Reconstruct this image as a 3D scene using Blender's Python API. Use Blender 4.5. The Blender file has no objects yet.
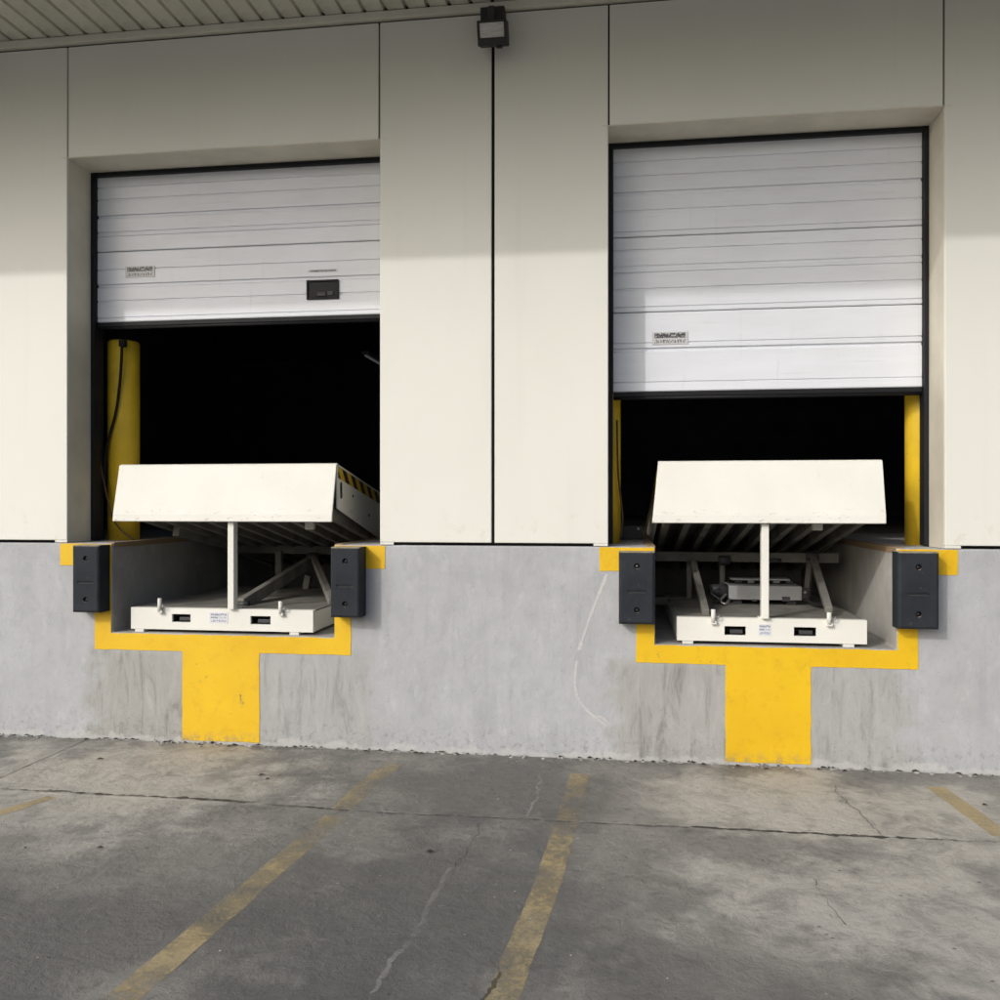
import bpy, bmesh, math, random
from mathutils import Vector, Matrix, noise
random.seed(7)
sc = bpy.context.scene
col = sc.collection
R = math.radians

# ------------------------------------------------------------------ camera
FPX, YAW, HZ, CZ, D = 866.0, R(7.9), 503.0, 1.55, 5.29
cam = bpy.data.cameras.new('camera')
cam.sensor_width = 36.0
cam.lens = 36.0 * FPX / 1000.0
cam.shift_y = (HZ - 500.0) / 1000.0
cam.clip_start = 0.05
cam.clip_end = 2000.0
camo = bpy.data.objects.new('camera', cam)
col.objects.link(camo)
camo.location = (0, -D, CZ)
camo.rotation_euler = (R(90), 0, YAW)
sc.camera = camo

# ------------------------------------------------------------------ light
SUN = Vector((0.80, 1.0, -0.70)).normalized()          # direction the light travels
w = bpy.data.worlds.new('World')
sc.world = w
w.use_nodes = True
wn = w.node_tree
sky = wn.nodes.new('ShaderNodeTexSky')
sky.sky_type = 'NISHITA'
sky.sun_disc = False
sky.sun_elevation = math.asin(-SUN.z)
sky.sun_rotation = math.atan2(-SUN.x, -SUN.y)
sky.dust_density = 8.0
sky.air_density = 1.0
sky.ozone_density = 3.0
bg = wn.nodes['Background']
bg.inputs['Strength'].default_value = 0.15
wb = wn.nodes.new('ShaderNodeMix')                       # camera white balance for the hazy sky
wb.data_type = 'RGBA'; wb.blend_type = 'MULTIPLY'
wb.inputs[0].default_value = 1.0
wb.inputs[7].default_value = (0.95, 1.0, 1.08, 1)
wn.links.new(sky.outputs[0], wb.inputs[6])
wn.links.new(wb.outputs[2], bg.inputs[0])
sl = bpy.data.lights.new('sun', 'SUN')
sl.energy = 1.25
sl.angle = R(0.9)
sl.color = (1.0, 0.985, 0.95)
so = bpy.data.objects.new('sun', sl)
col.objects.link(so)
so.rotation_euler = SUN.to_track_quat('-Z', 'Y').to_euler()
so.location = (-8, -10, 12)
vs = sc.view_settings
vs.view_transform = 'Standard'
vs.look = 'None'
vs.gamma = 1.0
vs.exposure = 0.0
vs.use_curve_mapping = False


# ------------------------------------------------------------------ photo pixels -> metres
_c, _s = math.cos(YAW), math.sin(YAW)
def WP(u, v, Y=0.0):                                     # on the plane y = Y
    a, b = (u - 500) / FPX, (HZ - v) / FPX
    t = (D + Y) / (_c + a * _s)
    return t * (a * _c - _s), CZ + t * b
def W3(u, v, Y=0.0):
    x, z = WP(u, v, Y)
    return Vector((x, Y, z))
def GP(u, v):                                            # on the ground
    t = CZ / ((v - HZ) / FPX)
    a = (u - 500) / FPX
    return t * (a * _c - _s), -D + t * (_c + a * _s)


# ------------------------------------------------------------------ materials
class NT:
    def __init__(s, name):
        s.m = bpy.data.materials.new(name)
        s.m.use_nodes = True
        s.t = s.m.node_tree
        s.b = s.t.nodes['Principled BSDF']
        s.out = s.t.nodes['Material Output']
        tc = s.t.nodes.new('ShaderNodeTexCoord')
        s.obj, s.gen = tc.outputs['Object'], tc.outputs['Generated']
    def link(s, a, b): s.t.links.new(a, b)
    def put(s, sock, v):
        if hasattr(v, 'is_output') or isinstance(v, bpy.types.NodeSocket): s.link(v, sock)
        elif isinstance(v, (tuple, list)) and len(v) == 3 and sock.type == 'RGBA': sock.default_value = (*v, 1)
        else: sock.default_value = v
    def map(s, v, scale=(1, 1, 1), loc=(0, 0, 0), rot=(0, 0, 0)):
        n = s.t.nodes.new('ShaderNodeMapping')
        s.link(v, n.inputs[0])
        n.inputs['Scale'].default_value = scale
        n.inputs['Location'].default_value = loc
        n.inputs['Rotation'].default_value = rot
        return n.outputs[0]
    def noise(s, v, scale, detail=5, rough=0.55, dist=0.0):
        n = s.t.nodes.new('ShaderNodeTexNoise')
        s.link(v, n.inputs['Vector'])
        n.inputs['Scale'].default_value = scale
        n.inputs['Detail'].default_value = detail
        n.inputs['Roughness'].default_value = rough
        n.inputs['Distortion'].default_value = dist
        return n.outputs[0]
    def voro(s, v, scale, feat='F1'):
        n = s.t.nodes.new('ShaderNodeTexVoronoi')
        n.feature = feat
        s.link(v, n.inputs['Vector'])
        n.inputs['Scale'].default_value = scale
        return n.outputs[0]
    def ramp(s, f, a, b, va=0.0, vb=1.0):                # smooth remap a..b -> va..vb
        n = s.t.nodes.new('ShaderNodeMapRange')
        n.interpolation_type = 'SMOOTHSTEP'
        s.link(f, n.inputs[0])
        for i, q in enumerate((a, b, va, vb)): n.inputs[1 + i].default_value = q
        return n.outputs[0]
    def math(s, op, a, b=0.0):
        n = s.t.nodes.new('ShaderNodeMath')
        n.operation = op
        s.put(n.inputs[0], a); s.put(n.inputs[1], b)
        return n.outputs[0]
    def mix(s, f, a, b, mode='MIX'):
        n = s.t.nodes.new('ShaderNodeMix')
        n.data_type = 'RGBA'
        n.blend_type = mode
        s.put(n.inputs[0], f); s.put(n.inputs[6], a); s.put(n.inputs[7], b)
        return n.outputs[2]
    def sep(s, v):
        n = s.t.nodes.new('ShaderNodeSeparateXYZ')
        s.link(v, n.inputs[0])
        return n.outputs
    def bump(s, h, strength=0.3, dist=0.01, prev=None):
        n = s.t.nodes.new('ShaderNodeBump')
        n.inputs['Strength'].default_value = strength
        n.inputs['Distance'].default_value = dist
        s.link(h, n.inputs['Height'])
        if prev is not None: s.link(prev, n.inputs['Normal'])
        s.link(n.outputs[0], s.b.inputs['Normal'])
        return n.outputs[0]
    def done(s, color, rough=0.6, metal=0.0, spec=0.5):
        s.put(s.b.inputs['Base Color'], color)
        s.put(s.b.inputs['Roughness'], rough)
        s.b.inputs['Metallic'].default_value = metal
        s.b.inputs['Specular IOR Level'].default_value = spec
        return s.m

def paint(name, c, dirt=(0.25, 0.2, 0.14), amount=0.5, rough=0.45, sc1=3.0, mott=0.06, bump=0.08):
    n = NT(name)
    big = n.noise(n.obj, sc1, 4)
    c2 = tuple(q * (1 - mott * 2) for q in c)
    base = n.mix(n.ramp(big, 0.3, 0.7), c, c2)
    sp = n.ramp(n.noise(n.obj, 26, 6, 0.65), 0.63, 0.76, 0, amount)
    base = n.mix(sp, base, dirt)
    n.bump(n.noise(n.obj, 55, 4), bump, 0.004)
    return n.done(base, n.ramp(big, 0.3, 0.7, rough, rough + 0.12))

M = {}
# cladding
n = NT('cream_cladding')
big = n.noise(n.map(n.obj, (0.9, 0.9, 0.5)), 1.3, 4)
fine = n.noise(n.obj, 34, 4)
strk = n.noise(n.map(n.obj, (9, 9, 0.55)), 1.0, 5)
c = n.mix(n.ramp(big, 0.3, 0.72), (0.735, 0.733, 0.668), (0.705, 0.702, 0.636))
c = n.mix(n.ramp(strk, 0.56, 0.75, 0, 0.14), c, (0.60, 0.585, 0.52))
z = n.sep(n.obj)[2]
low = n.math('MULTIPLY', n.ramp(z, 1.62, 1.30), n.ramp(n.noise(n.obj, 9, 6, 0.65), 0.54, 0.72, 0, 0.45))
c = n.mix(low, c, (0.52, 0.46, 0.34))
c = n.mix(n.ramp(n.noise(n.obj, 60, 3), 0.74, 0.80, 0, 0.5), c, (0.5, 0.45, 0.36))
b = n.bump(n.noise(n.map(n.obj, (1, 1, 0.6)), 2.2, 2), 0.18, 0.02)
n.bump(fine, 0.06, 0.003, b)
M['clad'] = n.done(c, 0.5)

M['trim'] = paint('cream_trim', (0.70, 0.67, 0.57), amount=0.35)
M['jamb'] = paint('cream_jamb', (0.72, 0.68, 0.57), amount=0.35, mott=0.08)
M['core'] = paint('black_backing', (0.012, 0.012, 0.013), amount=0.0, rough=0.8)
# soffit: each sheet a little different
n = NT('soffit_sheet')
oi = n.t.nodes.new('ShaderNodeObjectInfo')
c = n.mix(oi.outputs['Random'], (0.64, 0.62, 0.53), (0.56, 0.54, 0.46))
c = n.mix(n.ramp(n.noise(n.obj, 6, 6, 0.6), 0.5, 0.75, 0, 0.5), c, (0.30, 0.27, 0.21))
M['soffit'] = n.done(c, 0.5)

# dock wall concrete
def concrete_wall(name, a, b_, streak_boxes=()):
    n = NT(name)
    x, y, z = n.sep(n.obj)
    big = n.noise(n.map(n.obj, (1, 1, 0.7)), 1.6, 6, 0.6)
    c = n.mix(n.ramp(big, 0.32, 0.68), a, b_)
    c = n.mix(n.ramp(n.noise(n.obj, 7, 8, 0.65), 0.42, 0.66, 0, 0.5), c, tuple(q * 0.80 for q in a))
    c = n.mix(n.ramp(n.noise(n.map(n.obj, (1, 1, 0.45)), 19, 8, 0.7, 0.4), 0.50, 0.70, 0, 0.42), c, tuple(q * 0.72 for q in a))
    c = n.mix(n.ramp(n.noise(n.map(n.obj, (1, 1, 0.5)), 9, 8, 0.7), 0.48, 0.30, 0, 0.5), c, tuple(min(q * 1.16, 0.6) for q in a))
    strk = n.noise(n.map(n.obj, (11, 11, 0.8)), 1.0, 7, 0.62, 0.3)
    c = n.mix(n.ramp(strk, 0.5, 0.74, 0, 0.25), c, tuple(q * 0.62 for q in a))
    for (x0, x1, z1, k0, k1) in streak_boxes:
        edge = n.math('ADD', x, n.ramp(n.noise(n.map(n.obj, (2, 2, 3)), 2.0, 5), 0.2, 0.8, -0.12, 0.12))
        m = n.math('MULTIPLY', n.ramp(edge, x0 - 0.1, x0 + 0.06), n.ramp(edge, x1 + 0.1, x1 - 0.06))
        m = n.math('MULTIPLY', m, n.ramp(z, z1 + 0.04, z1 - 0.05))
        s2 = n.noise(n.map(n.obj, (13, 13, 2.6)), 1.0, 10, 0.74, 0.7)
        c = n.mix(n.math('MULTIPLY', m, k0), c, (0.33, 0.325, 0.295))
        c = n.mix(n.math('MULTIPLY', m, n.ramp(s2, 0.48, 0.70, 0, k1)), c, (0.15, 0.147, 0.13))
        c = n.mix(n.math('MULTIPLY', m, n.ramp(s2, 0.48, 0.30, 0, 0.5)), c, (0.47, 0.465, 0.445))
    # lime bloom and splash dirt along the foot
    wob = n.math('ADD', z, n.ramp(n.noise(n.map(n.obj, (1, 1, 1)), 6.0, 9, 0.75), 0.25, 0.75, -0.045, 0.045))
    c = n.mix(n.math('MULTIPLY', n.ramp(wob, 0.24, 0.05), n.ramp(n.noise(n.obj, 26, 9, 0.78), 0.50, 0.64, 0, 0.6)), c, (0.19, 0.18, 0.155))
    c = n.mix(n.ramp(wob, 0.040, 0.010, 0, 0.6), c, (0.52, 0.515, 0.49))
    c = n.mix(n.ramp(n.voro(n.obj, 24), 0.10, 0.04, 0, 0.6), c, (0.16, 0.155, 0.145))
    c = n.mix(n.ramp(n.noise(n.obj, 85, 6, 0.75), 0.56, 0.72, 0, 0.35), c, tuple(q * 0.55 for q in a))
    b = n.bump(n.noise(n.obj, 4, 5), 0.3, 0.03)
    b = n.bump(n.noise(n.obj, 22, 7, 0.7), 0.35, 0.010, b)
    n.bump(n.noise(n.obj, 90, 6, 0.7), 0.45, 0.004, b)
    return n.done(c, 0.82)
M['dock'] = concrete_wall('dock_concrete', (0.440, 0.450, 0.463), (0.392, 0.397, 0.403),
                          ((-3.43, -2.6, 0.60, 0.85, 0.8), (-2.4, -1.60, 0.60, 0.4, 0.5), (-0.02, 0.9, 0.60, 0.7, 0.7), (0.9, 1.62, 0.6, 0.5, 0.55)))
M['floor'] = concrete_wall('warehouse_floor_concrete', (0.32, 0.31, 0.30), (0.25, 0.245, 0.235))
M['pit'] = concrete_wall('grimy_pit_concrete', (0.46, 0.45, 0.42), (0.29, 0.28, 0.26))
M['room'] = paint('dark_interior', (0.30, 0.32, 0.38), amount=0.2, rough=0.9)

# ground concrete
def ground_mat(name):
    n = NT(name)
    g = n.t.nodes.new('ShaderNodeNewGeometry').outputs['Position']
    x, y, z = n.sep(g)
    big = n.noise(g, 0.8, 7, 0.6, 0.4)
    mid = n.noise(g, 3.3, 9, 0.68, 0.5)
    fin = n.noise(g, 14, 9, 0.72, 0.4)
    c = n.mix(n.ramp(big, 0.33, 0.66), (0.180, 0.178, 0.163), (0.272, 0.261, 0.232))
    c = n.mix(n.ramp(mid, 0.42, 0.72, 0, 0.6), c, (0.325, 0.308, 0.270))
    c = n.mix(n.ramp(mid, 0.48, 0.25, 0, 0.6), c, (0.100, 0.101, 0.096))
    c = n.mix(n.ramp(fin, 0.50, 0.68, 0, 0.7), c, (0.300, 0.290, 0.262))
    c = n.mix(n.ramp(fin, 0.47, 0.30, 0, 0.6), c, (0.075, 0.075, 0.070))
    wob = n.ramp(n.noise(g, 2.1, 7, 0.65), 0.15, 0.85, -0.75, 0.75)
    def patch(cx, cy, rx, ry):
        a = n.math('DIVIDE', n.math('SUBTRACT', x, cx), rx)
        b = n.math('DIVIDE', n.math('SUBTRACT', y, cy), ry)
        r = n.math('SQRT', n.math('ADD', n.math('MULTIPLY', a, a), n.math('MULTIPLY', b, b)))
        return n.ramp(n.math('ADD', r, wob), 1.15, 0.45)
    # dry pale wear in front of each dock, dark oily drips between the wheels
    pale = n.ramp(n.noise(g, 5.5, 9, 0.72, 0.8), 0.34, 0.58, 0.30, 0.90)
    for q in ((-2.75, -0.80, 1.15, 0.9), (0.75, -0.6, 0.75, 0.65), (1.5, -0.9, 1.0, 0.8), (1.0, -2.0, 1.0, 0.7), (-2.2, -1.7, 0.8, 0.5)):
        c = n.mix(n.math('MULTIPLY', patch(*q), pale), c, (0.52, 0.495, 0.435))
    for q in ((-0.65, -0.65, 0.75, 0.6), (-1.9, -2.2, 1.5, 0.9), (-0.7, -2.1, 0.8, 1.1), (0.35, -2.6, 0.7, 0.6)):
        c = n.mix(n.math('MULTIPLY', patch(*q), 0.65), c, (0.112, 0.111, 0.104))
    bright = n.ramp(n.noise(g, 6.0, 9, 0.75, 1.0), 0.46, 0.62, 0, 0.75)
    for q in ((-2.95, -0.72, 0.42, 0.26), (0.55, -0.35, 0.35, 0.22), (0.62, -0.8, 0.25, 0.3), (0.25, -2.1, 0.12, 0.08)):
        c = n.mix(n.math('MULTIPLY', patch(*q), bright), c, (0.52, 0.50, 0.46))
    # white scrapes, aggregate specks, pin holes
    c = n.mix(n.ramp(n.noise(n.map(g, (1, 2, 1), rot=(0, 0, 0.6)), 8, 10, 0.8, 1.2), 0.64, 0.76, 0, 0.6), c, (0.45, 0.44, 0.41))
    c = n.mix(n.ramp(n.noise(g, 150, 3), 0.62, 0.74, 0, 0.5), c, (0.36, 0.35, 0.32))
    c = n.mix(n.ramp(n.noise(g, 95, 3), 0.36, 0.28, 0, 0.55), c, (0.04, 0.04, 0.038))
    hole = n.ramp(n.voro(n.map(g, (1, 1.4, 1)), 7), 0.075, 0.03)
    c = n.mix(n.math('MULTIPLY', hole, 0.7), c, (0.035, 0.033, 0.03))
    fl_ = n.noise(n.map(g, (1, 1.6, 1), rot=(0, 0, 0.25)), 26, 8, 0.8, 0.8)
    c = n.mix(n.ramp(fl_, 0.58, 0.70, 0, 0.6), c, (0.38, 0.37, 0.345))
    c = n.mix(n.ramp(fl_, 0.42, 0.31, 0, 0.65), c, (0.07, 0.069, 0.064))
    # damp dirt against the wall foot
    c = n.mix(n.math('MULTIPLY', n.ramp(y, -0.22, -0.02), n.ramp(n.noise(g, 9, 6, 0.7), 0.4, 0.62, 0, 0.5)), c, (0.10, 0.095, 0.085))
    b = n.bump(mid, 0.55, 0.035)
    b = n.bump(fin, 0.9, 0.022, b)
    n.bump(n.noise(g, 120, 6, 0.75), 0.7, 0.006, b)
    return n.done(c, n.ramp(mid, 0.3, 0.7, 0.68, 0.9))
M['ground'] = ground_mat('weathered_concrete_ground')
M['yard'] = paint('pale_yard_concrete', (0.20, 0.197, 0.185), dirt=(0.10, 0.10, 0.09), amount=0.6, rough=0.85, sc1=0.4, mott=0.12, bump=0.2)
M['seal'] = paint('pale_joint_filler', (0.34, 0.33, 0.31), amount=0.8, rough=0.85, bump=0.3)

# yellow wall paint
n = NT('yellow_dock_paint')
big = n.noise(n.obj, 2.5, 5)
c = n.mix(n.ramp(big, 0.3, 0.7), (0.76, 0.48, 0.004), (0.71, 0.43, 0.004))
c = n.mix(n.ramp(n.noise(n.obj, 9, 9, 0.75), 0.50, 0.72, 0, 0.6), c, (0.58, 0.325, 0.006))
c = n.mix(n.ramp(n.noise(n.map(n.obj, (1, 1, 0.5)), 18, 7, 0.75, 0.6), 0.645, 0.68, 0, 0.8), c, (0.22, 0.17, 0.07))
zz = n.sep(n.obj)[2]
c = n.mix(n.math('MULTIPLY', n.ramp(zz, 0.10, 0.0), n.ramp(n.noise(n.obj, 20, 6, 0.7), 0.42, 0.6, 0, 0.7)), c, (0.33, 0.26, 0.12))
b = n.bump(n.noise(n.obj, 5, 5), 0.2, 0.02)
n.bump(n.noise(n.obj, 60, 6, 0.7), 0.3, 0.004, b)
M['ypaint'] = n.done(c, 0.55)

# worn yellow line paint: where it is gone the concrete shows through
def line_mat(name, keep, ca=(0.47, 0.37, 0.19), cb=(0.36, 0.30, 0.18), top=0.85):
    n = NT(name)
    g = n.t.nodes.new('ShaderNodeNewGeometry').outputs['Position']
    c = n.mix(n.ramp(n.noise(g, 4, 6, 0.6), 0.35, 0.65), ca, cb)
    c = n.mix(n.ramp(n.noise(g, 60, 5, 0.7), 0.5, 0.7, 0, 0.6), c, tuple(q * 0.6 for q in cb))
    n.done(c, 0.75)
    n.bump(n.noise(g, 70, 6, 0.7), 0.3, 0.004)
    tr = n.t.nodes.new('ShaderNodeBsdfTransparent')
    mx = n.t.nodes.new('ShaderNodeMixShader')
    f = n.ramp(n.math('ADD', n.math('MULTIPLY', n.noise(n.map(g, (1, 1, 1)), 2.6, 4, 0.6), 0.9),
                      n.math('MULTIPLY', n.noise(g, 42, 6, 0.75), 0.5)), keep - 0.16, keep + 0.16, 0.02, top)
    n.link(f, mx.inputs[0]); n.link(tr.outputs[0], mx.inputs[1]); n.link(n.b.outputs[0], mx.inputs[2])
    n.link(mx.outputs[0], n.out.inputs[0])
    return n.m
M['line'] = line_mat('worn_yellow_line', 0.70)
M['line_faint'] = line_mat('faded_yellow_line', 0.76)
M['crack'] = line_mat('dark_hairline_crack', 0.62, (0.03, 0.028, 0.025), (0.04, 0.037, 0.033), 0.55)
M['joint'] = line_mat('packed_joint_dirt', 0.66, (0.045, 0.042, 0.037), (0.06, 0.056, 0.05), 0.92)
M['litter'] = paint('dark_leaf_scrap', (0.045, 0.035, 0.025), amount=0.3, rough=0.9)
M['filler'] = line_mat('crumbling_pale_filler', 0.66, (0.45, 0.44, 0.41), (0.34, 0.33, 0.30), 0.38)
M['line_good'] = line_mat('yellow_line_paint', 0.55)

# doors
n = NT('white_door_steel')
g = n.obj
c = n.mix(n.ramp(n.noise(n.map(g, (0.6, 1, 3)), 2.5, 5), 0.3, 0.7), (0.765, 0.79, 0.835), (0.715, 0.735, 0.775))
c = n.mix(n.ramp(n.noise(n.map(g, (1.2, 1, 30)), 2.0, 6, 0.7), 0.55, 0.75, 0, 0.35), c, (0.48, 0.48, 0.49))
c = n.mix(n.ramp(n.noise(n.map(g, (12, 1, 1.0)), 1.6, 6, 0.7), 0.58, 0.78, 0, 0.3), c, (0.50, 0.49, 0.47))
n.bump(n.noise(n.map(g, (1, 1, 14)), 6, 4), 0.08, 0.004)
M['door'] = n.done(c, 0.42)
M['black'] = paint('black_rubber_seal', (0.014, 0.014, 0.016), dirt=(0.06, 0.06, 0.06), amount=0.4, rough=0.5)
M['frame'] = paint('black_steel_track', (0.016, 0.017, 0.02), dirt=(0.08, 0.07, 0.06), amount=0.4, rough=0.45)
for q in ('black', 'frame'): M[q].node_tree.nodes['Principled BSDF'].inputs['Specular IOR Level'].default_value = 0.2
# bumper
n = NT('bumper_rubber')
c = n.mix(n.ramp(n.noise(n.obj, 6, 6), 0.3, 0.7), (0.018, 0.021, 0.026), (0.026, 0.030, 0.036))
c = n.mix(n.ramp(n.noise(n.obj, 30, 7, 0.7), 0.62, 0.72, 0, 0.55), c, (0.11, 0.11, 0.11))
up = n.sep(n.t.nodes.new('ShaderNodeNewGeometry').outputs['Normal'])[2]
c = n.mix(n.math('MULTIPLY', n.ramp(up, 0.5, 0.9), n.ramp(n.noise(n.obj, 20, 5), 0.3, 0.55, 0.4, 0.9)), c, (0.42, 0.36, 0.26))
n.bump(n.noise(n.obj, 80, 5, 0.7), 0.3, 0.003)
n.bump(n.noise(n.map(n.obj, (1, 1, 0.5)), 11, 8, 0.7), 0.6, 0.012)
M['bumper'] = n.done(c, 0.72, spec=0.22)
M['steel'] = paint('dull_steel', (0.30, 0.29, 0.27), amount=0.6, rough=0.4)
M['steel'].node_tree.nodes['Principled BSDF'].inputs['Metallic'].default_value = 0.8
M['rust'] = paint('rusty_angle', (0.30, 0.21, 0.12), dirt=(0.12, 0.06, 0.03), amount=0.8, rough=0.8)
# leveler
n = NT('cream_leveler_paint')
c = n.mix(n.ramp(n.noise(n.obj, 2.5, 4), 0.3, 0.7), (0.765, 0.76, 0.695), (0.715, 0.71, 0.645))
c = n.mix(n.ramp(n.noise(n.map(n.obj, (1, 1, 0.4)), 14, 7, 0.7), 0.60, 0.78, 0, 0.5), c, (0.50, 0.46, 0.38))
c = n.mix(n.ramp(n.noise(n.map(n.obj, (1, 2, 2)), 33, 7, 0.75), 0.69, 0.74, 0, 0.8), c, (0.20, 0.16, 0.11))
lz = n.sep(n.t.nodes.new('ShaderNodeNewGeometry').outputs['Position'])[2]
lowlip = n.math('MULTIPLY', n.ramp(lz, 1.56, 1.44), n.ramp(lz, 1.40, 1.43))
c = n.mix(n.math('MULTIPLY', lowlip, n.ramp(n.noise(n.map(n.obj, (2.2, 2, 6)), 6, 9, 0.78), 0.57, 0.63, 0, 0.75)), c, (0.40, 0.35, 0.27))
n.bump(n.noise(n.obj, 12, 4), 0.12, 0.01)
M['cream'] = n.done(c, 0.62, spec=0.3)
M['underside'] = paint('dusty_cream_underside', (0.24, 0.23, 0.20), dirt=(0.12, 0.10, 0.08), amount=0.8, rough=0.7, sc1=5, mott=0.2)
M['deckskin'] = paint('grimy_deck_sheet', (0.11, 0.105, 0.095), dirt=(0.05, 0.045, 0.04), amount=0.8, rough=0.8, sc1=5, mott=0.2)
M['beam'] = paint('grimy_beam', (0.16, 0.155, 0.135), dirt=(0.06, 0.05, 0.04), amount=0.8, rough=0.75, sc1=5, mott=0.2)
M['unit'] = paint('grey_power_unit', (0.34, 0.345, 0.34), dirt=(0.1, 0.09, 0.08), amount=0.7, rough=0.5)
M['dark'] = paint('dark_machine_metal', (0.045, 0.045, 0.048), dirt=(0.12, 0.1, 0.08), amount=0.5, rough=0.5)
M['post'] = paint('yellow_post_paint', (0.90, 0.60, 0.03), dirt=(0.2, 0.13, 0.03), amount=0.7, rough=0.45, mott=0.12)
M['cable'] = paint('black_cable', (0.006, 0.006, 0.006), amount=0.0, rough=0.8)
M['cable_b'] = paint('brown_cable', (0.09, 0.055, 0.025), amount=0.0, rough=0.6)
M['white_pin'] = paint('worn_white_pin', (0.72, 0.71, 0.66), amount=0.6)
M['lamp_black'] = paint('black_lamp_housing', (0.022, 0.022, 0.022), dirt=(0.09, 0.085, 0.07), amount=0.4, rough=0.5)
n = NT('lamp_glass')
n.bump(n.noise(n.map(n.obj, (4, 1, 60)), 2, 2), 0.3, 0.004)
M['lampglass'] = n.done(n.mix(n.ramp(n.noise(n.map(n.obj, (3, 3, 30)), 3, 3), 0.35, 0.65), (0.62, 0.62, 0.58), (0.46, 0.46, 0.42)), 0.15)
n = NT('lit_tube')
n.b.inputs['Emission Color'].default_value = (0.9, 0.95, 1, 1)
n.b.inputs['Emission Strength'].default_value = 0.05
M['tube'] = n.done((0.6, 0.6, 0.6), 0.4)
n = NT('dark_window_pane')
M['pane'] = n.done((0.010, 0.010, 0.011), 0.25, spec=0.12)
# hazard tape: diagonal black and yellow bands
n = NT('hazard_tape')
x, y, z = n.sep(n.obj)
k = n.math('FRACT', n.math('MULTIPLY', n.math('ADD', y, n.math('MULTIPLY', z, 0.9)), 6.4))
f = n.math('GREATER_THAN', k, 0.5)
c = n.mix(f, (0.62, 0.40, 0.03), (0.018, 0.018, 0.018))
c = n.mix(n.ramp(n.noise(n.obj, 30, 6, 0.7), 0.58, 0.7, 0, 0.7), c, (0.3, 0.27, 0.2))
M['hazard'] = n.done(c, 0.5)
# small printed plate: two rows of dark illegible print
def print_mat(name, base, ink, rows, sx):
    n = NT(name)
    x, y, z = n.sep(n.gen)
    c = base
    for (z0, z1, sc_, thr) in rows:
        band = n.math('MULTIPLY', n.ramp(z, z0 - 0.03, z0 + 0.03), n.ramp(z, z1 + 0.03, z1 - 0.03))
        side = n.math('MULTIPLY', n.ramp(x, 0.05, 0.09), n.ramp(x, 0.95, 0.91))
        t = n.ramp(n.noise(n.map(n.gen, (sx * sc_, 1, 5.0)), 1.0, 3, 0.7), thr - 0.06, thr + 0.06)
        c = n.mix(n.math('MULTIPLY', n.math('MULTIPLY', band, side), t), c, ink)
    return n.done(c, 0.45)
M['plate'] = print_mat('printed_maker_plate', (0.56, 0.56, 0.56), (0.05, 0.05, 0.055),
                       ((0.52, 0.92, 1.0, 0.44), (0.12, 0.38, 1.6, 0.52)), 16)
M['strip'] = print_mat('printed_strip', (0.60, 0.60, 0.61), (0.06, 0.06, 0.065), ((0.15, 0.85, 1.0, 0.46),), 14)
M['sticker'] = print_mat('printed_sticker', (0.66, 0.67, 0.70), (0.22, 0.24, 0.30),
                         ((0.70, 0.90, 1.2, 0.46), (0.42, 0.60, 1.0, 0.5), (0.12, 0.32, 1.4, 0.5)), 11)


# ------------------------------------------------------------------ mesh helpers
ORG = {}                                                 # world origin of each root
def obj(name, bm, mat, parent=None, smooth=False, origin=None):
    me = bpy.data.meshes.new(name)
    o0 = Vector(origin) if origin is not None else (ORG.get(parent.name, Vector((0, 0, 0))) if parent else Vector((0, 0, 0)))
    if o0.length > 0: bmesh.ops.translate(bm, verts=bm.verts, vec=-o0)
    bmesh.ops.recalc_face_normals(bm, faces=bm.faces)
    bm.to_mesh(me); bm.free()
    if smooth:
        for p in me.polygons: p.use_smooth = True
    me.materials.append(M[mat])
    o = bpy.data.objects.new(name, me)
    col.objects.link(o)
    if parent:
        o.parent = parent
        ORG[o.name] = ORG.get(parent.name, Vector((0, 0, 0)))
    else:
        o.location = o0
        ORG[o.name] = o0.copy()
    return o
def tag(o, label=None, cat=None, group=None, kind=None):
    if label: o['label'] = label
    if cat: o['category'] = cat
    if group: o['group'] = group
    if kind: o['kind'] = kind
    return o
def thing(name, loc, label, cat, group=None):
    o = bpy.data.objects.new(name, None)
    o.empty_display_size = 0.1
    col.objects.link(o)
    o.location = loc
    ORG[o.name] = Vector(loc)
    return tag(o, label, cat, group)
def bm_box(bm, x0, x1, y0, y1, z0, z1, bev=0.0, seg=2):
    r = bmesh.ops.create_cube(bm, size=1.0)
    vs_ = r['verts']
    for v in vs_:
        v.co = Vector(((x0 + x1) / 2 + v.co.x * (x1 - x0), (y0 + y1) / 2 + v.co.y * (y1 - y0), (z0 + z1) / 2 + v.co.z * (z1 - z0)))
    if bev > 0:
        es = list({e for v in vs_ for e in v.link_edges})
        bmesh.ops.bevel(bm, geom=es, offset=bev, segments=seg, affect='EDGES', profile=0.5)
def box(name, x0, x1, y0, y1, z0, z1, mat, parent=None, bev=0.0, seg=2):
    bm = bmesh.new()
    bm_box(bm, x0, x1, y0, y1, z0, z1, bev, seg)
    return obj(name, bm, mat, parent)
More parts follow.
